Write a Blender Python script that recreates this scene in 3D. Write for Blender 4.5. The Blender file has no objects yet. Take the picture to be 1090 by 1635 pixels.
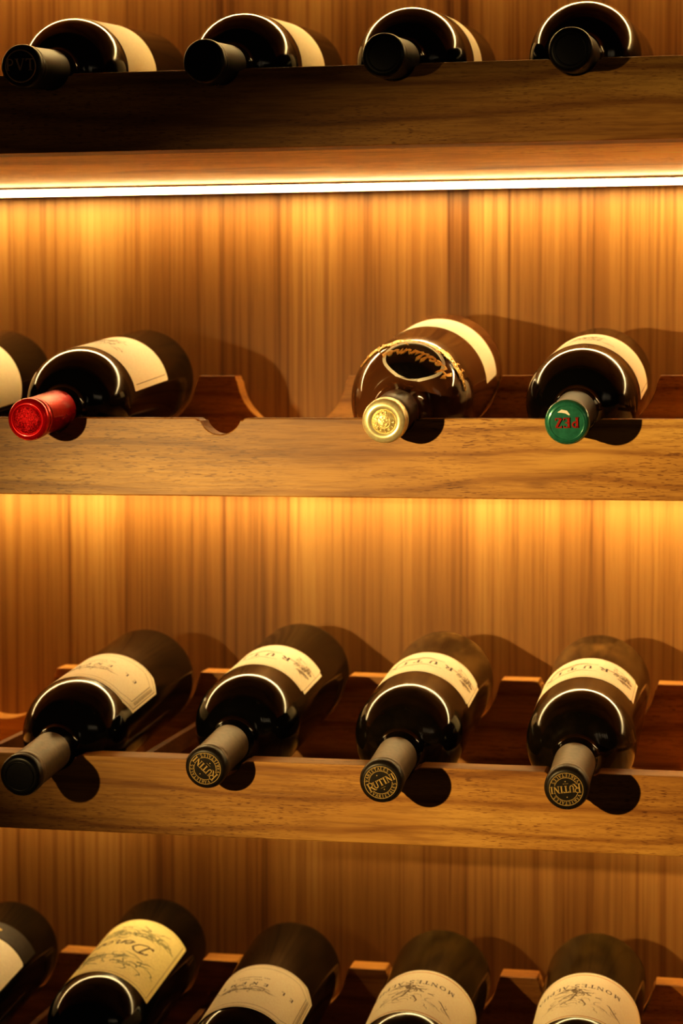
import bpy, math, random
from mathutils import Matrix, Vector
random.seed(7)
PI = math.pi
SC = bpy.context.scene
COL = SC.collection

# ------------------------------------------------------------------ measures (metres)
P = 0.12                                   # slot pitch
Z = [0.2348, 0.0, -0.2353, -0.4681]        # top of each front rail, top rack first
H = 0.0534                                 # rail height
RY0, RY1 = 0.2213, 0.2433                  # rear rail
RH = 0.029                                 # rear rail top above front rail top
WALLY = 0.288
XL, XR = -0.66, 1.14

# ------------------------------------------------------------------ mesh helpers
class MB:
    def __init__(self):
        self.v = []; self.f = []; self.sm = []
    def quad_box(self, x0, x1, y0, y1, z0, z1):
        b = len(self.v)
        self.v += [(x0,y0,z0),(x1,y0,z0),(x1,y1,z0),(x0,y1,z0),(x0,y0,z1),(x1,y0,z1),(x1,y1,z1),(x0,y1,z1)]
        for q in ((0,3,2,1),(4,5,6,7),(0,1,5,4),(1,2,6,5),(2,3,7,6),(3,0,4,7)):
            self.f.append(tuple(b+i for i in q))
        return self
    def lathe(self, prof, n=96, cap0=False, cap1=False):
        """prof: list of (s, r); axis is local +Y"""
        b = len(self.v)
        for s, r in prof:
            for i in range(n):
                a = 2*PI*i/n
                self.v.append((r*math.sin(a), s, r*math.cos(a)))
        for j in range(len(prof)-1):
            for i in range(n):
                a = b+j*n+i; c = b+j*n+(i+1) % n
                self.f.append((a, a+n, c+n, c))
        if cap0: self.f.append(tuple(b+i for i in range(n)))
        if cap1: self.f.append(tuple(b+(len(prof)-1)*n+i for i in reversed(range(n))))
        return self
    def ribbon(self, pts, w, fn, closed=False, maxlen=None, taper=False):
        """flat stroke of width w along 2D pts, mapped to 3D by fn"""
        P2 = [Vector(p) for p in pts]
        if closed: P2.append(P2[0].copy())
        if maxlen:
            q = [P2[0]]
            for a, c in zip(P2, P2[1:]):
                m = max(1, int(math.ceil((c-a).length/maxlen)))
                for t in range(1, m+1): q.append(a.lerp(c, t/m))
            P2 = q
        n = len(P2)
        if n < 2: return self
        b = len(self.v)
        for i in range(n):
            if closed: d0 = P2[i]-P2[i-1] if i > 0 else P2[0]-P2[n-2]; d1 = P2[(i+1) % n]-P2[i] if i < n-1 else P2[1]-P2[0]
            else: d0 = P2[i]-P2[i-1] if i > 0 else P2[1]-P2[0]; d1 = P2[i+1]-P2[i] if i < n-1 else d0
            if d0.length < 1e-9: d0 = d1
            if d1.length < 1e-9: d1 = d0
            d0 = d0.normalized(); d1 = d1.normalized(); t = d0+d1
            if t.length < 1e-6: t = d0
            t.normalize(); nrm = Vector((-t.y, t.x))
            k = 1/max(0.5, nrm.dot(Vector((-d0.y, d0.x))))
            ww = w*0.5*k
            if taper: ww *= math.sin(PI*min(1, max(0.12, i/(n-1)*0.88+0.06)))
            self.v.append(tuple(fn(*(P2[i]+nrm*ww)))); self.v.append(tuple(fn(*(P2[i]-nrm*ww))))
        for i in range(n-1):
            a = b+2*i; self.f.append((a, a+1, a+3, a+2))
        return self
    def disc(self, cx, cy, r, fn, n=10):
        b = len(self.v)
        self.v.append(tuple(fn(cx, cy)))
        for i in range(n): self.v.append(tuple(fn(cx+r*math.cos(2*PI*i/n), cy+r*math.sin(2*PI*i/n))))
        for i in range(n): self.f.append((b, b+1+i, b+1+(i+1) % n))
        return self
    def sheet(self, us, vlo, vhi, fn, nv=6):
        b = len(self.v); n = len(us)
        for u in us:
            for j in range(nv+1):
                self.v.append(tuple(fn(u, vlo(u)+(vhi(u)-vlo(u))*j/nv)))
        for i in range(n-1):
            for j in range(nv):
                a = b+i*(nv+1)+j; self.f.append((a, a+1, a+nv+2, a+nv+1))
        return self
    def mesh(self, name, mat, smooth=False):
        me = bpy.data.meshes.new(name); me.from_pydata(self.v, [], self.f); me.update()
        if mat: me.materials.append(mat)
        if smooth:
            for p in me.polygons: p.use_smooth = True
        return me
    def build(self, name, mat, parent=None, smooth=False):
        o = bpy.data.objects.new(name, self.mesh(name, mat, smooth)); COL.objects.link(o)
        if parent: o.parent = parent
        return o

def bevel(o, w=0.0008, seg=2, ang=35):
    m = o.modifiers.new('bevel', 'BEVEL'); m.width = w; m.segments = seg; m.limit_method = 'ANGLE'; m.angle_limit = math.radians(ang)
def solid(o, t):
    m = o.modifiers.new('thickness', 'SOLIDIFY'); m.thickness = t; m.offset = 0
def tag(o, label=None, cat=None, group=None, kind=None):
    if label: o['label'] = label
    if cat: o['category'] = cat
    if group: o['group'] = group
    if kind: o['kind'] = kind
    return o
def empty(name, loc, rot=(0,0,0)):
    o = bpy.data.objects.new(name, None); COL.objects.link(o); o.location = loc; o.rotation_euler = rot
    o.empty_display_size = 0.02
    return o

# ------------------------------------------------------------------ materials
class NT:
    def __init__(self, name):
        self.m = bpy.data.materials.new(name); self.m.use_nodes = True
        self.t = self.m.node_tree; self.b = self.t.nodes['Principled BSDF']
    def n(self, typ, **kw):
        nd = self.t.nodes.new(typ)
        for k, v in kw.items():
            if k in nd.inputs: nd.inputs[k].default_value = v
            else: setattr(nd, k, v)
        return nd
    def l(self, a, b): self.t.links.new(a, b)
    def set(self, **kw):
        for k, v in kw.items():
            k = k.replace('_', ' ')
            if k in self.b.inputs: self.b.inputs[k].default_value = v
def ramp(nt, stops, fac):
    r = nt.n('ShaderNodeValToRGB'); e = r.color_ramp.elements
    while len(e) < len(stops): e.new(0.5)
    for el, (p, c) in zip(e, stops): el.position = p; el.color = (*c, 1)
    nt.l(fac, r.inputs['Fac']); return r
def noise(nt, vec, scale, detail=3, rough=0.5, dist=0.0, dim='3D'):
    x = nt.n('ShaderNodeTexNoise'); x.inputs['Scale'].default_value = scale; x.inputs['Detail'].default_value = detail
    x.inputs['Roughness'].default_value = rough; x.inputs['Distortion'].default_value = dist
    nt.l(vec, x.inputs['Vector']); return x
def mapping(nt, scale, loc=(0,0,0), src='Object', rnd=False):
    tc = nt.n('ShaderNodeTexCoord'); mp = nt.n('ShaderNodeMapping'); mp.inputs['Scale'].default_value = scale; mp.inputs['Location'].default_value = loc
    s = tc.outputs[src]
    if rnd:
        oi = nt.n('ShaderNodeObjectInfo'); mu = nt.n('ShaderNodeVectorMath', operation='SCALE'); mu.inputs[0].default_value = (3.1, 1.7, 5.3)
        nt.l(oi.outputs['Random'], mu.inputs['Scale']); ad = nt.n('ShaderNodeVectorMath', operation='ADD')
        nt.l(s, ad.inputs[0]); nt.l(mu.outputs[0], ad.inputs[1]); s = ad.outputs[0]
    nt.l(s, mp.inputs['Vector']); return mp.outputs[0]
def mixc(nt, a, b, fac, mode='MIX'):
    m = nt.n('ShaderNodeMix', data_type='RGBA', blend_type=mode)
    for sock, v in ((m.inputs[6], a), (m.inputs[7], b)):
        if isinstance(v, tuple): sock.default_value = (*v, 1)
        else: nt.l(v, sock)
    if isinstance(fac, (int, float)): m.inputs[0].default_value = fac
    else: nt.l(fac, m.inputs[0])
    return m.outputs[2]
def bumpn(nt, h, strength, dist=0.001):
    b = nt.n('ShaderNodeBump'); b.inputs['Strength'].default_value = strength; b.inputs['Distance'].default_value = dist
    nt.l(h, b.inputs['Height']); nt.l(b.outputs[0], nt.b.inputs['Normal'])

def wall_wood():
    nt = NT('veneer_vertical')
    broad = noise(nt, mapping(nt, (13, 1, 0.25)), 1.0, 2, 0.5, 0.1)
    mid = noise(nt, mapping(nt, (75, 1, 0.9), (3, 0, 0)), 1.0, 3, 0.6, 0.25)
    fine = noise(nt, mapping(nt, (310, 1, 3.0), (7, 0, 2)), 1.0, 2, 0.6)
    pore = noise(nt, mapping(nt, (900, 1, 22), (1, 0, 5)), 1.0, 2, 0.5)
    c1 = ramp(nt, [(0.25, (0.165, 0.078, 0.021)), (0.5, (0.24, 0.128, 0.040)), (0.75, (0.33, 0.195, 0.070))], broad.outputs['Fac'])
    c2 = ramp(nt, [(0.32, (0.42, 0.32, 0.22)), (0.40, (0.84, 0.78, 0.70)), (0.58, (1.02, 1.02, 1.02)), (0.72, (0.78, 0.7, 0.6))], mid.outputs['Fac'])
    c3 = ramp(nt, [(0.34, (0.68, 0.58, 0.48)), (0.5, (1.04, 1.03, 1.0))], fine.outputs['Fac'])
    c4 = ramp(nt, [(0.3, (0.7, 0.66, 0.6)), (0.42, (1, 1, 1))], pore.outputs['Fac'])
    c = mixc(nt, c1.outputs[0], c2.outputs[0], 1.0, 'MULTIPLY'); c = mixc(nt, c, c3.outputs[0], 0.75, 'MULTIPLY'); c = mixc(nt, c, c4.outputs[0], 0.45, 'MULTIPLY')
    nt.l(c, nt.b.inputs['Base Color']); nt.set(Roughness=0.48, Specular_IOR_Level=0.35)
    bumpn(nt, fine.outputs['Fac'], 0.15, 0.0006)
    return nt.m
def rail_wood(name, tint=(1,1,1), rough=0.36, knots=True):
    nt = NT(name)
    v = mapping(nt, (2.6, 9, 13), rnd=True)
    warp = noise(nt, v, 1.3, 3, 0.55, 0.6)
    rings = nt.n('ShaderNodeTexWave', wave_type='BANDS', bands_direction='Z', wave_profile='SIN')
    rings.inputs['Scale'].default_value = 1.1; rings.inputs['Distortion'].default_value = 11; rings.inputs['Detail'].default_value = 3; rings.inputs['Detail Scale'].default_value = 0.8
    nt.l(v, rings.inputs['Vector'])
    fibre = noise(nt, mapping(nt, (28, 260, 420), rnd=True), 1.0, 3, 0.65, 0.2)
    pore = noise(nt, mapping(nt, (170, 1300, 1500), rnd=True), 1.0, 1, 0.5, 0.0)
    gate = noise(nt, mapping(nt, (9, 20, 22), rnd=True), 1.0, 2, 0.5, 0.3)
    knot = noise(nt, mapping(nt, (10, 14, 26), rnd=True), 1.0, 2, 0.5)
    c1 = ramp(nt, [(0.3, (0.38, 0.18, 0.04)), (0.5, (0.56, 0.30, 0.075)), (0.68, (0.7, 0.42, 0.12))], warp.outputs['Fac'])
    c2 = ramp(nt, [(0.0, (0.64, 0.54, 0.45)), (0.14, (0.9, 0.87, 0.83)), (0.6, (1.0, 1.0, 1.0))], rings.outputs['Fac'])
    c3 = ramp(nt, [(0.36, (0.7, 0.64, 0.58)), (0.56, (1, 1, 1))], fibre.outputs['Fac'])
    c4 = ramp(nt, [(0.33, (0.5, 0.4, 0.32)), (0.42, (1, 1, 1))], pore.outputs['Fac'])
    g = ramp(nt, [(0.42, (0, 0, 0)), (0.6, (1, 1, 1))], gate.outputs['Fac'])
    c = mixc(nt, c1.outputs[0], c2.outputs[0], 0.9, 'MULTIPLY'); c = mixc(nt, c, c3.outputs[0], 0.8, 'MULTIPLY')
    c = mixc(nt, c, mixc(nt, c, c4.outputs[0], 1.0, 'MULTIPLY'), g.outputs[0])
    if knots:
        kr = ramp(nt, [(0.735, (1, 1, 1)), (0.79, (0.35, 0.22, 0.14))], knot.outputs['Fac']); c = mixc(nt, c, kr.outputs[0], 1.0, 'MULTIPLY')
    c = mixc(nt, c, tint, 1.0, 'MULTIPLY')
    nt.l(c, nt.b.inputs['Base Color']); nt.set(Roughness=rough, Specular_IOR_Level=0.5)
    bumpn(nt, fibre.outputs['Fac'], 0.25, 0.0005)
    return nt.m
def plain(name, col, rough=0.5, metal=0.0, spec=0.5, coat=0.0, bump=None, var=0.0, vscale=400):
    nt = NT(name); nt.set(Roughness=rough, Metallic=metal, Specular_IOR_Level=spec, Coat_Weight=coat, Coat_Roughness=0.08)
    n = noise(nt, mapping(nt, (1, 1, 1)), vscale, 3, 0.6)
    lo = tuple(c*(1-var) for c in col); hi = tuple(min(1, c*(1+var)) for c in col)
    r = ramp(nt, [(0.35, lo), (0.65, hi)], n.outputs['Fac']); nt.l(r.outputs[0], nt.b.inputs['Base Color'])
    if bump: bumpn(nt, n.outputs['Fac'], bump, 0.0008)
    return nt.m
def glass(name, base, dust_sheen=(0.11, 0.055, 0.014), amt=0.2, rough=0.07):
    nt = NT(name); nt.set(Specular_IOR_Level=0.48, IOR=1.52)
    n = noise(nt, mapping(nt, (1, 0.35, 1), rnd=True), 60, 4, 0.6)
    n2 = noise(nt, mapping(nt, (1, 1, 1), rnd=True), 1500, 2, 0.5)
    r = ramp(nt, [(0.42, (0, 0, 0)), (0.75, (amt,)*3)], n.outputs['Fac'])
    sp = ramp(nt, [(0.66, (0, 0, 0)), (0.74, (0.5,)*3)], n2.outputs['Fac'])
    f = mixc(nt, r.outputs[0], sp.outputs[0], 0.15, 'ADD')
    tc = nt.n('ShaderNodeTexCoord'); sx = nt.n('ShaderNodeSeparateXYZ'); nt.l(tc.outputs['Object'], sx.inputs[0])
    body = nt.n('ShaderNodeMapRange'); body.inputs['From Min'].default_value = .125; body.inputs['From Max'].default_value = .155; body.inputs['To Min'].default_value = .06
    nt.l(sx.outputs['Y'], body.inputs['Value']); f = mixc(nt, (0, 0, 0), f, body.outputs[0])
    nt.l(mixc(nt, base, dust_sheen, f), nt.b.inputs['Base Color'])  # film of dust with the wall's reflection painted into it
    rr = ramp(nt, [(0.3, (rough,)*3), (0.8, (rough+0.12,)*3)], n.outputs['Fac']); nt.l(rr.outputs[0], nt.b.inputs['Roughness'])
    return nt.m
def emit(name, col, s):
    nt = NT(name); nt.set(Base_Color=(0.8, 0.7, 0.5, 1), Emission_Color=(*col, 1), Emission_Strength=s)
    return nt.m

WALL = wall_wood()
RAIL = rail_wood('walnut_rail', (1, 1, 1), 0.44)
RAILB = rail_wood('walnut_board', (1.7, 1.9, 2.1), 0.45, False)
REAR = rail_wood('walnut_rear_rail', (0.8, 0.76, 0.7), 0.5, False)
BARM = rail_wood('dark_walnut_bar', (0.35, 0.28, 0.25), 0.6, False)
GLASS = glass('dark_wine_glass', (0.006, 0.005, 0.003))
GLASSG = glass('dark_olive_glass', (0.014, 0.012, 0.003), (0.14, 0.085, 0.015), 0.45)
GLASSD = glass('dusty_sheen_wine_glass', (0.010, 0.007, 0.003), (0.28, 0.17, 0.055), 0.7, 0.08)  # gold film paints the bright wall's reflection along with dust
GLASSB = glass('satin_brown_glass', (0.13, 0.055, 0.02), (0.2, 0.09, 0.03), 0.3, 0.05)
PAPER = plain('cream_paper', (1.0, 0.88, 0.66), 0.62, var=0.05, vscale=700)
PAPERY = plain('straw_paper', (0.88, 0.76, 0.36), 0.6, var=0.06, vscale=500)
PAPERW = plain('white_paper_and_glint', (0.84, 0.78, 0.66), 0.6, var=0.04)  # also colours the painted shoulder reflection and cap highlight
INK = plain('grey_brown_ink', (0.08, 0.055, 0.03), 0.6, var=0.2)
INKL = plain('pale_ink', (0.27, 0.20, 0.11), 0.6, var=0.15)
INKG = plain('green_grey_ink', (0.30, 0.30, 0.15), 0.6, var=0.2)
INKO = plain('orange_ink', (0.62, 0.27, 0.07), 0.5, var=0.1)
GOLDI = plain('gold_ink', (0.90, 0.64, 0.26), 0.35, metal=0.6, var=0.1)
BLACKF = plain('black_foil', (0.010, 0.008, 0.006), 0.38, var=0.2)
BLACKI = plain('black_relief', (0.6, 0.42, 0.24), 0.35, var=0.2)
TAUPE = plain('taupe_foil', (0.17, 0.125, 0.075), 0.45, metal=0.25, var=0.12, vscale=250)
TAUPED = plain('dark_taupe_foil', (0.028, 0.021, 0.013), 0.42, metal=0.1, var=0.2)
RED = plain('red_foil', (0.72, 0.012, 0.022), 0.24, metal=0.45, coat=0.3, var=0.12, vscale=120)
REDE = plain('red_embossed_foil', (0.70, 0.010, 0.02), 0.22, metal=0.5, bump=1.0, var=0.5, vscale=900)
GOLD = plain('gold_foil', (0.98, 0.82, 0.50), 0.36, metal=0.55, var=0.1, vscale=300)
GOLDE = plain('gold_embossed_foil', (0.95, 0.72, 0.38), 0.38, metal=0.55, bump=0.6, var=0.25, vscale=420)
BROWNF = plain('brown_capsule', (0.10, 0.048, 0.022), 0.28, coat=0.4, var=0.2)
GREEN = plain('green_foil', (0.045, 0.22, 0.15), 0.25, metal=0.2, coat=0.6, var=0.15, vscale=200)
REDI = plain('red_lettering', (0.40, 0.03, 0.02), 0.3, metal=0.1, coat=0.4, var=0.15)
BLACKG = plain('gloss_black_reflection', (0.012, 0.008, 0.005), 0.25, var=0.2)  # paints the dark room's reflection on the shoulder
BAND = plain('black_label_band', (0.035, 0.026, 0.018), 0.5, var=0.2)
ALU = plain('aluminium_channel', (0.35, 0.27, 0.18), 0.4, metal=0.7, var=0.05)

# ------------------------------------------------------------------ serif stroke alphabet (unit height)
def arc(cx, cy, rx, ry, a0, a1, n=9):
    return [(cx+rx*math.cos(math.radians(a0+(a1-a0)*i/n)), cy+ry*math.sin(math.radians(a0+(a1-a0)*i/n))) for i in range(n+1)]
K, T = 0.17, 0.08
def sf(x, y, w=0.17): return ([(x-w, y), (x+w, y)], T)
G = {
 'I': (0.45, [([(.2,0),(.2,1)],K), sf(.2,.03), sf(.2,.97)]),
 'R': (0.88, [([(.2,0),(.2,1)],K), sf(.2,.03), ([(.05,.96),(.45,.96)]+arc(.42,.73,.27,.23,90,-90)+[(.25,.5)],T+.03), ([(.42,.5),(.78,.03)],K), ([(.68,.03),(.95,.03)],T)]),
 'U': (0.86, [([(.18,1),(.18,.35)]+arc(.42,.33,.24,.31,180,360)+[(.68,1)],T+.04), ([(.18,1),(.18,.3)],K), sf(.18,.97), sf(.68,.97,.13)]),
 'T': (0.80, [([(.38,0),(.38,.97)],K), sf(.38,.03), ([(.02,.78),(.05,.95),(.71,.95),(.74,.78)],T+.02)]),
 'N': (0.92, [([(.17,0),(.17,1)],T), ([(.15,.98),(.74,.03)],K), ([(.74,0),(.74,1)],T), sf(.17,.03,.13), sf(.74,.97,.14), ([(.0,.97),(.2,.97)],T)]),
 'V': (0.82, [([(.08,1),(.4,.02)],K), ([(.4,.02),(.70,1)],T), sf(.1,.97), sf(.70,.97,.13)]),
 'A': (0.84, [([(.1,0),(.4,1)],T), ([(.4,1),(.73,0)],K), ([(.2,.34),(.6,.34)],T), sf(.1,.03,.13), sf(.73,.03,.15)]),
 'E': (0.74, [([(.18,0),(.18,1)],K), ([(.04,.96),(.62,.96),(.64,.78)],T), ([(.18,.5),(.5,.5)],T), ([(.04,.04),(.63,.04),(.66,.24)],T)]),
 'L': (0.70, [([(.18,0),(.18,1)],K), sf(.18,.97), ([(.04,.04),(.60,.04),(.63,.26)],T)]),
 'S': (0.66, [(arc(.33,.74,.22,.22,20,180)+arc(.33,.27,.25,.24,90,-160)[1:],T+.05)]),
 'M': (1.05, [([(.15,0),(.17,1)],T), ([(.17,1),(.5,.1)],K), ([(.5,.1),(.82,1)],T), ([(.84,0),(.82,1)],K), sf(.15,.03,.12), sf(.84,.03,.14), sf(.14,.97,.1), sf(.86,.97,.1)]),
 'O': (0.92, [(arc(.44,.5,.34,.46,0,360,18),T+.04), (arc(.44,.5,.33,.42,130,230),K*.8), (arc(.44,.5,.33,.42,-50,50),K*.8)]),
 'P': (0.78, [([(.2,0),(.2,1)],K), sf(.2,.03), ([(.05,.96),(.45,.96)]+arc(.42,.71,.27,.25,90,-90)+[(.25,.46)],T+.04)]),
 'H': (0.92, [([(.18,0),(.18,1)],K), ([(.72,0),(.72,1)],K), ([(.2,.5),(.7,.5)],T), sf(.18,.03), sf(.18,.97), sf(.72,.03), sf(.72,.97)]),
 'G': (0.88, [(arc(.44,.5,.34,.46,50,310,14),T+.05), ([(.70,.1),(.70,.45)],K), sf(.68,.45)]),
 'Z': (0.76, [([(.10,.78),(.10,.95),(.62,.95)],T), ([(.62,.95),(.1,.04)],K), ([(.1,.05),(.64,.05),(.66,.24)],T)]),
 'D': (0.88, [([(.18,0),(.18,1)],K), ([(.04,.96),(.4,.96)]+arc(.4,.5,.33,.46,90,-90)+[(.04,.04)],T+.05)]),
}
def text_w(s, track=0.08): return sum((G[c][0] if c in G else 0.42)+track for c in s)-track
def put_text(mb, s, h, fn, cx=0, cy=0, track=0.08, big_first=1.0, bold=1.0):
    """centred on (cx, cy) in the 2D space that fn maps"""
    w = text_w(s, track)*h; x = cx-w/2
    for i, c in enumerate(s):
        if c not in G: x += (0.42+track)*h; continue
        hh = h*(big_first if i == 0 else 1.0)
        for pts, sw in G[c][1]:
            mb.ribbon([(x+px*h*(1 if i else big_first*0.9), cy-h/2+(py*hh)-(hh-h)*0.6) for px, py in pts], sw*h*bold, fn, maxlen=0.3*h)
        x += (G[c][0]+track)*h
# flowing handwriting, lower case, joined
HW = {
 'a': (.55, arc(.28,.25,.2,.22,60,380,10)+[(.45,.02),(.55,.08)]), 'e': (.45, [(0,.1),(.35,.3)]+arc(.24,.3,.13,.16,20,200,6)+arc(.28,.2,.2,.2,190,330,6)),
 'i': (.3, [(0,.08),(.14,.45),(.13,.08),(.3,.06)]), 'l': (.36, [(0,.1),(.26,.8),(.2,1.0),(.1,.85),(.1,.1),(.2,0),(.36,.1)]),
 'm': (.85, [(0,.1),(.08,.45),(.08,0),(.1,.3),(.26,.46),(.32,.3),(.32,0),(.34,.3),(.5,.46),(.58,.3),(.58,.06),(.7,0),(.85,.1)]),
 'n': (.6, [(0,.1),(.08,.45),(.08,0),(.1,.3),(.28,.46),(.36,.3),(.36,.06),(.46,0),(.6,.1)]), 'u': (.6, [(0,.1),(.08,.45),(.1,.08),(.22,0),(.36,.12),(.38,.45),(.4,.05),(.6,.1)]),
 's': (.4, [(0,.08),(.2,.5),(.3,.2),(.2,0),(.06,.05),(.4,.1)]), 'r': (.42, [(0,.1),(.1,.5),(.26,.42),(.24,.06),(.42,.08)]), 'o': (.5, arc(.25,.24,.19,.22,90,450,10)+[(.5,.36)]),
 'H': (.95, [(0,.7),(.12,1.0),(.2,.8),(.16,0),(.05,.1),(.1,.45),(.6,.55),(.72,1.05),(.62,.5),(.6,.05),(.75,0),(.95,.12)]),
 'D': (1.0, [(.1,.9),(.3,1.0),(.28,.1),(.1,.0),(.05,.12),(.4,.0),(.75,.2),(.85,.6),(.6,.95),(.3,1.1),(0,.95),(-.05,.75)]),
 't': (.35, [(0,.1),(.18,.85),(.14,.1),(.24,0),(.35,.1)]),
}
def put_script(mb, s, h, fn, cx=0, cy=0, sw=0.07, slant=0.25):
    w = sum(HW[c][0] for c in s)*h; x = cx-w/2
    for c in s:
        mb.ribbon([(x+(px+slant*py)*h, cy-h*0.4+py*h) for px, py in HW[c][1]], sw*h, fn, maxlen=0.2*h)
        x += HW[c][0]*h
def scribble(mb, rng, n, x0, x1, y0, y1, size, w, fn):
    for _ in range(n):
        x = rng.uniform(x0, x1); y = rng.uniform(y0, y1); a = rng.uniform(0, 6.28); pts = [(x, y)]
        for k in range(7):
            a += rng.uniform(-1.1, 1.1); x += math.cos(a)*size*.2; y += math.sin(a)*size*.13; pts.append((x, y))
        mb.ribbon(pts, w, fn, taper=True)

# ------------------------------------------------------------------ setting
b = MB(); b.quad_box(XL-.02, XR+.02, WALLY, WALLY+.018, -0.95, 0.86); w = b.build('wall_back', WALL); tag(w, 'back panel of vertical grained wood veneer behind the racks', 'wall', kind='structure')
for nm, x0, x1 in (('wall_left', XL-.02, XL), ('wall_right', XR, XR+.02)):
    b = MB(); b.quad_box(x0, x1, -0.002, WALLY-.0002, -0.95, 0.86); w = b.build(nm, WALL)
    tag(w, 'wooden side panel of the wine wall', 'wall', kind='structure')

def outline_front():
    """top outline of a front rail, left to right"""
    pts = [(XL, 0)]
    r, cz = 0.0150, 0.0037
    for k in range(-5, 10):
        cx = k*P
        if cx-.02 < XL or cx+.02 > XR: continue
        a0 = 200; pts.append((cx-.0182, 0)); pts.append((cx-.0170, -.0004)); pts.append((cx-.0156, -.0016))
        for i in range(17):
            a = math.radians(a0+(340-a0)*i/16); pts.append((cx+r*math.cos(a), cz+r*math.sin(a)))
        pts.append((cx+.0156, -.0016)); pts.append((cx+.0170, -.0004)); pts.append((cx+.0182, 0))
    pts.append((XR, 0)); return pts
def outline_rear():
    pts = [(XL, RH)]
    r, cz = 0.0441, 0.0307
    for k in range(-5, 10):
        cx = k*P
        if cx-.05 < XL or cx+.05 > XR: continue
        pts.append((cx-.0456, RH)); pts.append((cx-.0448, RH-.003))
        for i in range(33):
            a = math.radians(188+(352-188)*i/32); pts.append((cx+r*math.cos(a), cz+r*math.sin(a)))
        pts.append((cx+.0448, RH-.003)); pts.append((cx+.0456, RH))
    pts.append((XR, RH)); return pts
def profile_rail(top, zb, y0, y1):
    b = MB(); n = len(top)
    for y in (y0, y1):
        for x, z in top: b.v.append((x, y, z))
        for x, z in top: b.v.append((x, y, zb))
    m = 2*n
    for i in range(n-1):
        b.f.append((i, n+i, n+i+1, i+1)); b.f.append((m+i, m+i+1, m+n+i+1, m+n+i))
        b.f.append((i, i+1, m+i+1, m+i)); b.f.append((n+i, m+n+i, m+n+i+1, n+i+1))
    b.f.append((0, m, m+n, n)); b.f.append((n-1, 2*n-1, m+2*n-1, m+n-1))
    return b
front_mesh = profile_rail(outline_front(), -H, 0, .022)
rear_mesh = profile_rail(outline_rear(), -.0394, RY0, RY1)
RACKL = ['dark shadowed wooden rack rail at the top, above the glowing light strip',
         'brightly lit wooden rack holding the red, gold and green capped bottles',
         'wooden rack holding four bottles with taupe capsules, third from the top',
         'lowest wooden rack, only its rear cradle seen behind large-labelled bottles']
RACKS = []
for r in range(4):
    e = empty('wine_rack', (0, 0, Z[r])); RACKS.append(e); tag(e, RACKL[r], 'wine rack', 'wooden bottle racks on the wall')
    o = front_mesh.build('front_rail', RAIL, e); bevel(o, 0.0007)
    o = rear_mesh.build('rear_rail', REAR, e); bevel(o, 0.0006)
    for k in (-4, -1, 0, 4, 7):
        x = k*P+.0450
        b = MB(); b.quad_box(x, x+.0055, .0218, RY0+.0002, -.022, -.0085); o = b.build('crossbar', BARM, e); bevel(o, .0005)
def led(y0, y1, zt, label, mat, hood=0.0, lip=0.0, name='led_strip_light'):
    """flat diffuser in a shallow channel; zt is the face it is screwed to"""
    e = empty(name, (0, (y0+y1)/2, zt)); tag(e, label, 'light strip')
    hw = (y1-y0)/2
    b = MB(); b.quad_box(XL+.004, XR-.004, -hw-.0004, hw+.0004, -.0015, -.0001)
    if hood: b.quad_box(XL+.004, XR-.004, hw+.0002, hw+.0012, -.0015-hood, -.0015)
    if lip: b.quad_box(XL+.004, XR-.004, -hw-.0012, -hw-.0002, -.0015-lip, -.0001)
    b.build('mounting_channel', ALU, e)
    b = MB()
    prof = [(-hw, -.0015), (-hw, -.0040), (-hw+.0010, -.0050), (hw-.0010, -.0050), (hw, -.0040), (hw, -.0015)]
    n = len(prof)
    for x in (XL+.006, XR-.006):
        for y, z in prof: b.v.append((x, y, z))
    for i in range(n): b.f.append((i, (i+1) % n, n+(i+1) % n, n+i))
    b.f.append(tuple(range(n))); b.f.append(tuple(reversed(range(n, 2*n))))
    b.build('diffuser', mat, e)
def shelf(zb, label=None, rack=None):
    z0 = zb-(rack.location.z if rack else 0)
    b = MB(); b.quad_box(XL, XR, .0222, WALLY-.0004, z0, z0+.014); o = b.build('shelf_board', RAILB, rack); bevel(o, .0005)
    if not rack: tag(o, label, 'shelf board')
shelf(Z[0]-H, rack=RACKS[0])
led(.250, .272, Z[0]-H, 'glowing white light strip running under the shelf board along the wall', emit('led_diffuser', (1.0, 0.77, 0.40), 21), hood=.0036, lip=.0007)
shelf(Z[0]+.2350-H, 'upper wooden shelf board above the top row of bottles')
led(.250, .272, Z[0]+.2350-H, 'upper light strip above the top row of bottles', emit('led_diffuser_upper', (1.0, 0.74, 0.34), 21), hood=.0036, lip=.0007)
shelf(Z[1]-H, rack=RACKS[1])
led(.250, .272, Z[1]-H, 'light strip hidden under the second rack, lighting the wall below it', emit('led_diffuser_second', (1.0, 0.77, 0.39), 21), hood=.0036, lip=.0007)
shelf(Z[2]-H, rack=RACKS[2])
led(.250, .272, Z[2]-H, 'light strip hidden under the third rack above the lowest bottles', emit('led_diffuser_third', (1.0, 0.76, 0.38), 13), hood=.0036, lip=.0007)
shelf(Z[3]-H, rack=RACKS[3])

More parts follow.
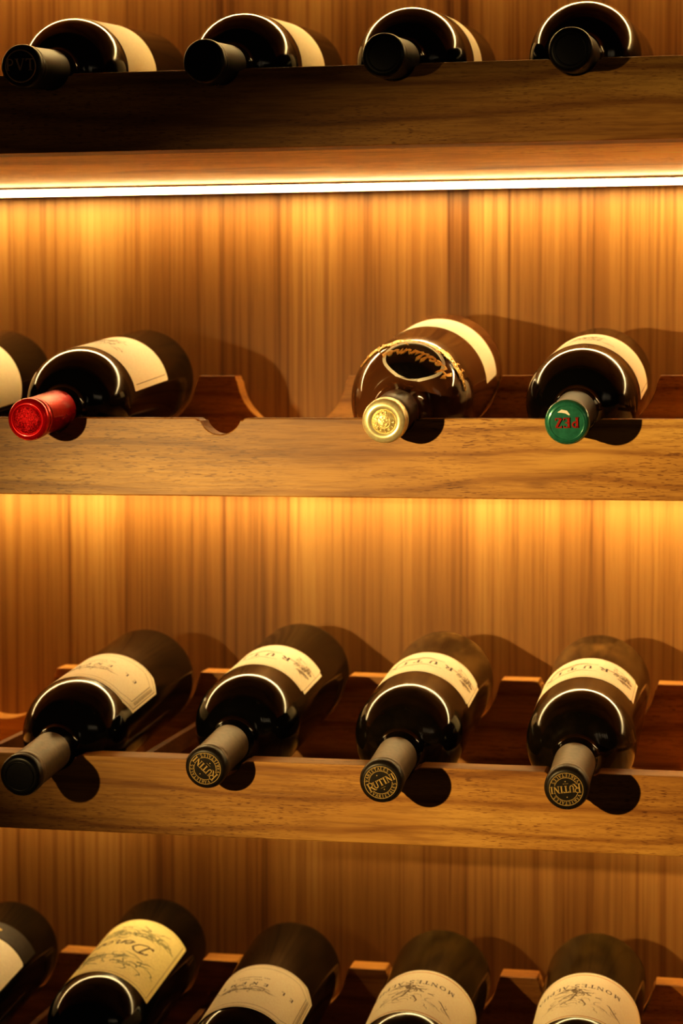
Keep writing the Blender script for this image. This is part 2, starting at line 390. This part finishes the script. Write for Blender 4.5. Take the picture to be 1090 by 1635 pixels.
# ------------------------------------------------------------------ bottles
def glass_profile(kind, R, L):
    if kind == 'bordeaux':
        # neck, concave flare, then a long elliptical shoulder
        pr = [(.050, .0132), (.066, .0136), (.073, .0139)]
        a1 = math.radians(65); rf = .0085
        pr += [(.073+rf*math.sin(a1*i/8), .0139+rf*(1-math.cos(a1*i/8))) for i in range(1, 9)]
        s0, r0 = pr[-1]; t0 = math.radians(20); bb = (R-r0)/(1-math.sin(t0)); aa = bb*math.cos(t0)/(math.sin(t0)*math.tan(a1))
        for i in range(1, 25):
            t = t0+(PI/2-t0)*i/24
            pr.append((s0+aa*(math.cos(t0)-math.cos(t)), R-bb*(1-math.sin(t))))
    else:   # dumpy, long rounded shoulder
        pr = [(.050, .0140), (.058, .0150), (.064, .0168), (.071, .0200)]
        pr += [(.071+.052*(1-math.cos(i/16*PI/2)), .0200+(R-.0200)*math.sin(i/16*PI/2)) for i in range(1, 17)]
    sE = pr[-1][0]
    pr += [(sE+(L-.008-sE)*t, R) for t in (.03, .06, .3, .6, .9, .97, 1.0)]
    pr += [(L-.008+.008*math.sin(a), R-.008+.008*math.cos(a)) for a in (.3, .6, .9, 1.2, PI/2)]
    pr += [(L-.004, R-.012), (L-.018, R*.35), (L-.022, .001)]
    return pr
def cap_profile(Lc, style):
    r0 = .0146
    pr = [(.0, .0112), (.0002, .0120), (.0008, .0130), (.0018, .0138), (.0032, .0143), (.0065, .0145), (.0073, .0139), (.0082, .0139), (.0090, .0143), (.0125, .0143), (.0134, .01375), (.0150, .0137)]
    pr += [(.0150+(Lc-.0150)*t, .0137+.0002*t) for t in (.2, .5, .8, 1.0)]
    if style == 'gold':
        pr = [(.0, .0118), (.0003, .0128), (.0012, .0139), (.0026, .0146), (.0110, .0149), (.0120, .0144), (.0126, .0138)] + [(.013+(Lc-.013)*t, .0138+.0008*t) for t in (.3, .6, 1.0)]
    return pr
glass_cache = {}; cap_cache = {}

def cylmap(R, tc, sc, off):
    def fn(u, v):
        a = tc-u/R; return ((R+off)*math.sin(a), sc-v, (R+off)*math.cos(a))
    return fn
def discmap(phi, off):
    c, s = math.cos(phi), math.sin(phi)
    def fn(u, v): return (u*c-v*s, -off, u*s+v*c)
    return fn

def arc_text(mb, s, r, h, a_mid, span, fn, outward=True):
    n = len(s)
    for i, c in enumerate(s):
        a = a_mid+(span/2-(i+.5)*span/n)*(1 if outward else -1)
        ux, uy = (math.sin(a), math.cos(a)) if False else (math.cos(a), math.sin(a))
        up = Vector((ux, uy)) if outward else Vector((-ux, -uy)); rt = Vector((up.y, -up.x)); o = Vector((ux, uy))*r
        for pts, sw in G[c][1]:
            mb.ribbon([tuple(o+rt*((px-G[c][0]/2)*h)+up*((py-.5)*h)) for px, py in pts], sw*h*1.15, fn)

def seal_rutini(parent, phi):
    fn = discmap(phi, .00022); m = MB()
    m.ribbon([(.0108*math.cos(a*PI/24), .0108*math.sin(a*PI/24)) for a in range(48)], .00042, fn, closed=True)
    # inner ring is broken by the name across the middle
    for a0, a1 in ((22, 158), (202, 338)):
        m.ribbon(arc(0, 0, .0077, .0077, a0, a1, 24), .0004, fn)
    arc_text(m, 'VARIETALES', .00925, .0021, PI/2, math.radians(128), fn)
    arc_text(m, 'VARIETALES', .00925, .0021, -PI/2, math.radians(128), fn, outward=False)
    put_text(m, 'RUTINI', .0046, fn, 0.0004, 0, 0.0, 1.35, 1.15)
    for y in (.0052, -.0052): m.disc(0, y, .00045, fn, 8); 
    m.ribbon([(-.0018, -.0037), (.0018, -.0037)], .0002, fn)
    m.build('seal_lettering', GOLDI, parent)
def seal_or_glint_ring(parent, r, w, mat, name='seal_or_glint_ring', y=0.0, hgt=.0006):
    m = MB(); m.lathe([(y+.0001, r-w), (y-hgt, r-w*.4), (y-hgt, r+w*.4), (y+.0001, r+w)], 64)
    return m.build(name, mat, parent, True)

def outline(w, h, cut, style, n=34):
    """label edge limits v(u) for half width w/2, half height h/2"""
    hw, hh = w/2, h/2
    def lim(u):
        d = hw-abs(u)
        if style == 'cut' and d < cut: return hh-(cut-d)*0.75
        if style == 'round' and d < cut: return hh-cut+math.sqrt(max(0, cut*cut-(cut-d)**2))
        if style == 'ticket' and d < cut: return hh-cut*0.8
        return hh
    return lim
def label_sheet(parent, R, tc, sc, w, h, cut, style, mat, name='label', off=.00018):
    lim = outline(w, h, cut, style); fn = cylmap(R, tc, sc, off); us = [-w/2+w*i/64 for i in range(65)]
    if style in ('cut', 'ticket', 'round'):
        us += [w/2-cut, -w/2+cut, w/2-cut+1e-5, -w/2+cut-1e-5]+[s*(w/2-cut*k/6) for k in range(6) for s in (-1, 1)]
        us = sorted(set(round(u, 7) for u in us))
    m = MB().sheet(us, lambda u: -lim(u), lim, fn, 4)
    o = m.build(name, mat, parent, True)
    return o
def border(m, fn, w, h, cut, style, inset, sw):
    W, Hh = w/2-inset, h/2-inset
    if style == 'cut':
        c = cut; pts = [(-W+c, -Hh), (W-c, -Hh), (W, -Hh+c*.75), (W, Hh-c*.75), (W-c, Hh), (-W+c, Hh), (-W, Hh-c*.75), (-W, -Hh+c*.75)]
    else: pts = [(-W, -Hh), (W, -Hh), (W, Hh), (-W, Hh)]
    m.ribbon(pts, sw, fn, closed=True, maxlen=.004)

def art_rutini(lab, R, tc, sc, w, h):
    fn = cylmap(R, tc, sc, .00030); rng = random.Random(3)
    m = MB(); border(m, fn, w, h, 0, 'rect', .0025, .0003)
    m.build('label_border', INKL, lab)
    m = MB(); put_text(m, 'RUTINI', .0085, fn, .005, -.001, .5, 1.0, 1.0); m.build('label_lettering', INK, lab)
    m = MB()
    for y, amp in ((.0085, .0012), (-.0095, .0014), (-.0115, .0012)):
        m.ribbon([(-.016+.045*i/30, y+amp*math.sin(i*.55)) for i in range(31)], .0011, fn, taper=True)
    scribble(m, rng, 10, -.01, .026, -.016, -.012, .008, .00035, fn)
    m.build('ribbon_drawing', INKL, lab)
    m = MB()
    for i in range(26):
        a = rng.uniform(0, 6.28); q = rng.uniform(0, 1)**.6
        x, y = -w/2+.014+q*.0085*math.cos(a), -.0005+q*.0125*math.sin(a); m.ribbon([(x+.0016*math.cos(t), y+.0016*math.sin(t)) for t in [k*PI/5 for k in range(10)]], .0006, fn, closed=True)
    scribble(m, rng, 14, -w/2+.007, -w/2+.023, -.014, .013, .007, .0006, fn)
    m.build('grape_drawing', INKL, lab)
def art_enemigo(lab, R, tc, sc, w, h):
    fn = cylmap(R, tc, sc, .00030); rng = random.Random(5)
    m = MB(); border(m, fn, w, h, .012, 'cut', .0022, .0004); border(m, fn, w, h, .010, 'cut', .0075, .0004); m.build('label_border', INKL, lab)
    m = MB(); put_text(m, 'EL ENEMIGO', .0046, fn, -.001, -.0035, .95, 1.0, 1.1); m.build('label_lettering', INK, lab)
    m = MB()
    m.ribbon([(-.017+.036*i/20, .0035+.0045*math.sin(i/20*PI)) for i in range(21)], .0009, fn, taper=True)
    scribble(m, rng, 34, -.016, .018, .002, .008, .009, .0005, fn)
    m.build('winged_drawing', INKL, lab)
    m = MB()
    for y, ww in ((-.011, .02), (-.0155, .03)):
        for i in range(int(ww/.0016)):
            if rng.random() < .85: m.ribbon([(-ww/2+i*.0016, y), (-ww/2+i*.0016+.001, y)], .0009, fn)
    m.build('small_print', INKL, lab)
    W = w/2-.0048
    for sgn in (-1, 1):
        m = MB(); n = int((h-.028)/.0022)
        for i in range(n):
            y = -(h-.028)/2+i*.0022; m.ribbon([(sgn*W-.0014, y), (sgn*W+.0014, y+.0006), (sgn*W-.001, y+.0014)], .0005, fn)
        m.build('side_lettering', INKL, lab)
def art_montes(lab, R, tc, sc, w, h):
    fn = cylmap(R, tc, sc, .00030); rng = random.Random(9)
    m = MB()
    for y in (h/2-.0032, -h/2+.0045): m.ribbon([(-w/2+.001, y), (w/2-.001, y)], .0008, fn, maxlen=.004)
    for x in (-w/2+.0025, w/2-.0025): m.ribbon([(x, -h/2+.0045), (x, h/2-.003)], .0006, fn)
    m.build('label_border', INKO, lab)
    m = MB(); put_text(m, 'MONTES ALPHA', .0062, fn, .002, -.0165, .12, 1.0, .8); m.build('label_lettering', INK, lab)
    m = MB()
    m.ribbon([(.0, -.006), (.002, .002), (.004, .008), (.010, .013), (.018, .019)], .0016, fn, taper=True)
    m.ribbon([(.003, .006), (-.004, .010), (-.007, .017), (-.006, .021)], .0012, fn, taper=True)
    m.ribbon([(.001, -.002), (-.008, .000), (-.015, .002), (-.018, .000)], .0011, fn, taper=True)
    m.ribbon([(.003, .003), (.012, .006), (.020, .013), (.027, .018)], .0011, fn, taper=True)
    m.ribbon([(-.016, .002), (-.024, .008), (-.030, .017), (-.036, .022)], .0012, fn, taper=True)
    for i in range(9): m.disc(.001+rng.uniform(-.003, .004), -.007+rng.uniform(-.003, .003), rng.uniform(.0008, .0018), fn, 8)
    scribble(m, rng, 30, -.004, .008, -.012, .004, .010, .0007, fn); scribble(m, rng, 16, -.034, .024, .006, .020, .012, .0004, fn)
    m.build('angel_drawing', INKL, lab)
def art_classic(lab, R, tc, sc, w, h, small=False):
    fn = cylmap(R, tc, sc, .00030); rng = random.Random(13)
    m = MB(); m.ribbon([(-w/2+.0045, -h/2+.004), (-w/2+.0045, h/2-.006)], .0005, fn, maxlen=.004); m.build('label_border', INKL, lab)
    m = MB()
    scribble(m, rng, 46, -.012, .012, -.016, -.006, .008, .0007, fn); scribble(m, rng, 16, -.02, .016, .008, .016, .008, .0005, fn)
    m.build('engraved_drawing', INKL, lab)
    m = MB(); put_script(m, 'Hautrion' if False else 'Haute', .008, fn, 0, .004, .09); m.build('label_lettering', INK, lab)
def art_vine(lab, R, tc, sc, w, h):
    fn = cylmap(R, tc, sc, .00030); rng = random.Random(21)
    m = MB(); border(m, fn, w, h, 0, 'rect', .0035, .0004); m.build('label_border', INKL, lab)
    m = MB(); put_script(m, 'Denosa', .016, fn, -.002, -.004, .075, .3); m.build('label_lettering', INKG if False else INK, lab)
    m = MB()
    for y0, y1, n in ((.016, .034, 46), (-.036, -.020, 46)):
        scribble(m, rng, n, -.030, .030, y0, y1, .015, .0009, fn)
    for s in (-1, 1):
        m.ribbon([(-.032+.064*i/20, -.016*s+s*-.006*math.sin(i/20*PI)-.002) for i in range(21)], .0005, fn, taper=True)
    for i in range(26):
        x = rng.uniform(-.03, .03); y = rng.choice((rng.uniform(.018, .032), rng.uniform(-.034, -.022))); a = rng.uniform(0, 6.28)
        m.ribbon([(x+.003*math.cos(a)*t, y+.003*math.sin(a)*t) for t in (-1, -.5, 0, .5, 1)], .0016, fn, taper=True)
    m.build('vine_drawing', INKG, lab)
ART = dict(rutini=art_rutini, enemigo=art_enemigo, montes=art_montes, classic=art_classic, vine=art_vine)

def bottle(r, k, c, label_txt, group, cap='black', seal=None, phi=0, lab=None, R=.0385, kind='bordeaux', gl=None, L=.29, dx=0.0, yaw=0.0, roll=0.0, Lc=.062, tan=.100):
    al = math.atan(tan)
    e = empty('wine_bottle', (k*P+dx, -c*math.cos(al), Z[r]+.0035-c*math.sin(al)), (al, 0, yaw))
    tag(e, label_txt, 'wine bottle', group)
    key = (kind, R, L)
    gl = gl or GLASS
    me = MB().lathe(glass_profile(kind, R, L), 128, cap1=True).mesh('glass_body', gl, True)
    g = bpy.data.objects.new('glass_body', me); COL.objects.link(g); g.parent = e
    barrel, face = {'black': (BLACKF, BLACKF), 'taupe': (TAUPE, TAUPED), 'red': (RED, RED), 'gold': (BROWNF, GOLD), 'green': (BLACKF, GREEN), 'tdark': (TAUPE, BLACKF)}[cap]
    pr = cap_profile(Lc, cap)
    cp = MB().lathe(pr, 96).build('capsule', barrel, e, True)
    nf = {'gold': 6, 'green': 6}.get(cap, 5)
    if cap in ('gold',):
        cp.data.materials.append(GOLD)
        for p in cp.data.polygons:
            if p.center.y < .0122: p.material_index = 1
    # flat end of the capsule
    f = MB()
    if cap == 'red': f.lathe([(.0, .0113), (-.0002, .0109), (.0004, .0100), (.0006, .0096), (.0005, .0001)], 64)
    elif cap == 'gold': f.lathe([(.0, .0119), (-.0003, .0112), (-.0003, .0086), (.0012, .0080), (.0012, .0001)], 64)
    else: f.lathe([(.0, .0113), (-.00005, .0108), (.00002, .0001)], 64)
    fo = f.build('capsule_top', {'red': RED, 'gold': GOLD, 'green': GREEN}.get(cap, face), e, True)
    if cap == 'green':
        MB().lathe([(.0034, .01445), (.0016, .0139), (.0006, .0130), (-.0001, .0120), (-.0001, .0110)], 64).build('capsule_rim', GREEN, e, True)
    if cap in ('taupe', 'tdark'):
        MB().lathe([(.0066, .01455), (.0034, .01450), (.0018, .0140), (.0006, .0131), (-.00006, .0121), (-.00006, .0110)], 64).build('capsule_rim', face, e, True)
    if seal == 'rutini': seal_rutini(fo, phi)
    elif seal == 'ring': seal_or_glint_ring(fo, .0098, .0006, face)
    elif seal == 'pvt':
        m = MB(); put_text(m, 'PVT', .0078, discmap(phi, .0003), 0, .001, .1, 1, .9); o = m.build('seal_lettering', BLACKI, fo); solid(o, .0004)
        seal_or_glint_ring(fo, .0104, .0005, BLACKI)
    elif seal == 'pez':
        m = MB(); put_text(m, 'PEZ', .0064, discmap(phi, .0005), 0, .0, .06, 1, 1.35); o = m.build('seal_lettering', REDI, fo); solid(o, .0008)
        m = MB(); m.ribbon([(-.002, -.0048), (.0, -.0068), (.003, -.0075), (.0055, -.0068)], .0022, discmap(phi, .0003), taper=True)
        m.build('painted_highlight', PAPERW, fo)  # pale swoosh painting a highlight on the green cap
        seal_or_glint_ring(fo, .0112, .0007, GREEN)
    elif seal == 'red':
        m = MB().lathe([(.0004, .0094), (-.0003, .0090), (-.0003, .0001)], 48); m.build('embossed_seal', REDE, fo, True)
        fn = discmap(.3, .0007); m = MB(); rng = random.Random(2)
        for i in range(60):
            a = rng.uniform(0, 6.28); q = .0082*rng.random()**.5; x, y = q*math.cos(a), q*math.sin(a)
            m.ribbon([(x, y), (x+rng.uniform(-.0012, .0012), y+rng.uniform(-.0012, .0012)), (x+rng.uniform(-.0016, .0016), y+rng.uniform(-.0016, .0016))], .0003, fn)
        o = m.build('seal_relief', RED, fo); solid(o, .0005)
    elif seal == 'gold':
        m = MB().lathe([(.0013, .0080), (.0006, .0076), (.0006, .0001)], 48); m.build('embossed_seal', GOLDE, fo, True)
        seal_or_glint_ring(fo, .0045, .0003, GOLD, y=.0005, hgt=.0005)
        m = MB(); fn = discmap(2.2, -.0001); put_text(m, 'LUTINE' if False else 'UNIT', .0022, fn, 0, .0002, .05, 1, 1.2)
        arc_text(m, 'VINISMENDOZA'.replace('O', 'O').replace('D', 'D'), .0061, .0017, PI/2, math.radians(300), fn)
        o = m.build('seal_lettering', GOLDE, fo); solid(o, .0006)
    if lab:
        y0, y1 = lab['y']; sc = (y0+y1)/2+c; h = y1-y0; w = lab['w']; tc = math.radians(lab.get('t', 0)); mat = lab.get('mat', PAPER)
        lo = label_sheet(e, R, tc, sc, w, h, lab.get('cut', .003), lab.get('style', 'round'), mat)
        if lab.get('art'): ART[lab['art']](lo, R, tc, sc, w, h)
        if lab.get('band'):
            b0, b1 = lab['band']; bo = label_sheet(e, R, tc, (b0+b1)/2+c, w, b1-b0, .001, 'round', BAND, 'label_band')
            m = MB(); fn = cylmap(R, tc, (b0+b1)/2+c, .0003); put_script(m, 'anmeneslunise', .006, fn, 0, .001, .12); m.build('band_lettering', GOLDI, bo)
    return e

G1 = 'bottles on the top rack'; G2 = 'bottles on the lit second rack'; G3 = 'bottles with taupe capsules on the third rack'; G4 = 'bottles on the lowest rack'
bottle(0, 0, .048, 'dark bottle on the top rack at the far left, black capsule stamped PVT', G1, 'black', 'pvt', 0, dict(y=(.070, .142), w=.150), dx=-.003)
bottle(0, 1, .040, 'dark bottle on the top rack, second from left, plain black capsule and wide cream label', G1, 'black', 'ring', 0, dict(y=(.087, .168), w=.150))
bottle(0, 2, .042, 'dark bottle on the top rack, third from left, black capsule, label nearly hidden', G1, 'black', 'ring', 0, dict(y=(.108, .152), w=.135, mat=PAPER))
bottle(0, 3, .040, 'dark bottle at the far right of the top rack, black capsule, no label showing', G1, 'black', 'ring', 0, None)

bottle(1, -1, .045, 'bottle cut off by the left edge beside the red-capped bottle, pale label', G2, 'black', 'ring', 0, dict(y=(.085, .166), w=.118, t=18))
bottle(1, 0, .045, 'dark bottle with a bright red foil capsule and cream label', G2, 'red', 'red', 0, dict(y=(.080, .166), w=.108, t=1, art='classic', style='round', cut=.0015), dx=-.002, yaw=.0)
e = bottle(1, 2, .040, 'brown round-shouldered bottle with a gold capsule top and raised script on its shoulder', G2, 'gold', 'gold', 0, dict(y=(.148, .205), w=.128, t=4), R=.0432, kind='dumpy', gl=GLASSB, Lc=.052, tan=.124)
GOLDB = e
bottle(1, 3, .050, 'dark bottle with a green capsule top lettered PEZ in red', G2, 'green', 'pez', math.radians(182), dict(y=(.088, .170), w=.128, t=-4, art='classic'), tan=.100)

bottle(2, 0, .067, 'far left taupe-capped bottle with a plain dark cap end and eight-sided label', G3, 'tdark', 'ring', 0, dict(y=(.056, .130), w=.108, t=-6, art='enemigo', style='cut', cut=.011), yaw=-.018, dx=-.002)
bottle(2, 1, .033, 'taupe-capped bottle second from left, gold RUTINI seal slanting down to the right', G3, 'taupe', 'rutini', math.radians(136), dict(y=(.108, .171), w=.100, t=-9, art='rutini', style='ticket', cut=.0035), dx=-.003, yaw=-.018)
bottle(2, 2, .050, 'taupe-capped bottle third from left, gold RUTINI seal slanting up to the right', G3, 'taupe', 'rutini', math.radians(28), dict(y=(.100, .160), w=.100, t=-2, art='rutini', style='ticket', cut=.0035), gl=GLASSD)
bottle(2, 3, .050, 'far right taupe-capped bottle, gold RUTINI seal upside down', G3, 'taupe', 'rutini', math.radians(187), dict(y=(.096, .154), w=.100, t=-14, art='rutini', style='ticket', cut=.0035), dx=.001, gl=GLASSD)

bottle(3, -1, .045, 'lowest-rack bottle cut off by the left edge, white label with a black and gold band', G4, 'black', 'ring', 0, dict(y=(.085, .165), w=.104, t=-8, mat=PAPERW, band=(.1665, .192)))
bottle(3, 0, .022, 'lowest-rack bottle with a large straw-yellow label of vine drawings', G4, 'black', 'ring', 0, dict(y=(.100, .212), w=.100, t=-7, mat=PAPERY, art='vine', style='round', cut=.002))
bottle(3, 1, .060, 'lowest-rack bottle with an eight-sided cream label, third from left', G4, 'taupe', 'ring', 0, dict(y=(.050, .132), w=.108, t=-8, art='enemigo', style='cut', cut=.011))
bottle(3, 2, .060, 'lowest-rack bottle with a MONTES label and angel sketch, the left one of two', G4, 'black', 'ring', 0, dict(y=(.058, .138), w=.136, t=-6, art='montes', style='round', cut=.008), gl=GLASSG)
bottle(3, 3, .050, 'lowest-rack bottle with a MONTES ALPHA label and angel sketch, far right', G4, 'black', 'ring', 0, dict(y=(.066, .150), w=.136, t=-6, art='montes', style='round', cut=.008), gl=GLASSG)

# raised ornament and painted reflection on the round-shouldered bottle: both follow its shoulder profile
def shoulder_map(tc, off, R=.0432):
    pr = glass_profile('dumpy', R, .29)
    pr = pr[:24]
    # arclength table
    tab = [(0.0, *pr[0])]
    for a, b in zip(pr, pr[1:]): tab.append((tab[-1][0]+math.hypot(b[0]-a[0], b[1]-a[1]), *b))
    def at(q):
        q = max(0.0, min(tab[-1][0]-1e-6, q))
        for a, b in zip(tab, tab[1:]):
            if b[0] >= q:
                t = (q-a[0])/max(1e-9, b[0]-a[0]); s = a[1]+(b[1]-a[1])*t; rr = a[2]+(b[2]-a[2])*t
                ds, dr = b[1]-a[1], b[2]-a[2]; l = math.hypot(ds, dr) or 1
                return s-dr/l*off, rr+ds/l*off
        return tab[-1][1], tab[-1][2]
    def fn(u, v):
        s, rr = at(v); a = tc-u/.036
        return (rr*math.sin(a), s, rr*math.cos(a))
    return fn
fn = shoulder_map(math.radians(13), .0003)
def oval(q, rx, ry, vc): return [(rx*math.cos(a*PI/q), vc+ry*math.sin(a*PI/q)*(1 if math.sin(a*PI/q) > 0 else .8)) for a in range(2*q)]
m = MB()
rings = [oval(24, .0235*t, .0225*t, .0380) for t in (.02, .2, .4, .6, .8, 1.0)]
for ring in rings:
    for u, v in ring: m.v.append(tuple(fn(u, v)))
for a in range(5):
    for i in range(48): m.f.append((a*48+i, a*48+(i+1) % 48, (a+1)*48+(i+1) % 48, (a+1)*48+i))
seal = m.build('shoulder_reflection', BLACKG, GOLDB, True)  # black disc painting the dark room's reflection in the glass
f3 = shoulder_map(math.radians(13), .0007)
m = MB(); m.ribbon(oval(24, .0225, .0215, .0380), .0026, f3, closed=True); o = m.build('seal_or_glint_ring', PAPERW, seal); solid(o, .0006)  # pale ring painting a light reflection on the shoulder
m = MB(); put_script(m, 'Heallinmes', .0100, (lambda u, v: f3(u, .0430-v)), -.003, 0, .14, .2)
o = m.build('script_lettering', GOLDI, seal); solid(o, .0010)  # seal here is the painted shoulder reflection
m = MB(); rng = random.Random(4); f2 = lambda u, v: f3(u, .0615-v)
for i in range(30):
    x = -.040+.080*i/29
    y = -.0005+.004*abs(x/.04)**2
    m.ribbon([(x+.0016*math.cos(t), y+.0016*math.sin(t)) for t in [q*PI/4 for q in range(8)]], .0006, f2, closed=True)
scribble(m, rng, 60, -.034, .034, -.0025, .003, .007, .0006, f2)
o = m.build('floral_relief', GOLDI, GOLDB); solid(o, .0006)

# ------------------------------------------------------------------ lights
def look(loc, target, xdir=Vector((1, 0, 0))):
    z = (Vector(loc)-Vector(target)).normalized(); x = (xdir-z*xdir.dot(z)).normalized(); y = z.cross(x)
    return Matrix(((x.x, y.x, z.x, loc[0]), (x.y, y.y, z.y, loc[1]), (x.z, y.z, z.z, loc[2]), (0, 0, 0, 1)))
ld = bpy.data.lights.new('key_lamp', 'SPOT'); ld.energy = 57; ld.color = (1.0, 0.73, 0.33); ld.spot_size = math.radians(35); ld.spot_blend = 0.95; ld.shadow_soft_size = 0.010
lo = bpy.data.objects.new('key_lamp', ld); COL.objects.link(lo)
lo.matrix_world = look((-.33, -1.15, .03), (.50, 0, -.135), Vector((1, 0, -.12))) @ Matrix.Diagonal((1.6, 1.0, 1.0, 1.0))
# five thin lights added out of view, only to put glints on the glass
for i in range(5):
    t = bpy.data.lights.new('added_glint_light', 'AREA'); t.shape = 'RECTANGLE'; t.size = .012; t.size_y = .26; t.energy = .11; t.color = (1, .8, .52)
    p = (1.25+.16*i, -1.25+.10*i, .30); to = bpy.data.objects.new('added_glint_light', t); COL.objects.link(to)
    to.matrix_world = look(p, (.2, 0, -.1), Vector((.6, .6, 0)))
W = bpy.data.worlds.new('room'); SC.world = W; W.use_nodes = True
W.node_tree.nodes['Background'].inputs[0].default_value = (1.0, 0.6, 0.3, 1); W.node_tree.nodes['Background'].inputs[1].default_value = 0.02

# ------------------------------------------------------------------ camera
cd = bpy.data.cameras.new('camera'); co = bpy.data.objects.new('camera', cd); COL.objects.link(co)
Rv = Vector((.980582, .1961075, -.0008211)); U = Vector((-.0115536, .0619489, .9980125)); F = Vector((-.1957686, .9786236, -.0630117))
cx = (.48348, -1.39653, .02671)
co.matrix_world = Matrix(((Rv.x, U.x, -F.x, cx[0]), (Rv.y, U.y, -F.y, cx[1]), (Rv.z, U.z, -F.z, cx[2]), (0, 0, 0, 1)))
cd.sensor_fit = 'HORIZONTAL'; cd.sensor_width = 24; cd.lens = 3377.2/1090*24; cd.clip_start = .01
cd.dof.use_dof = True; cd.dof.focus_distance = 1.40; cd.dof.aperture_fstop = 7.5
SC.camera = co
SC.view_settings.view_transform = 'Standard'; SC.view_settings.look = 'High Contrast'; SC.view_settings.exposure = 0.14
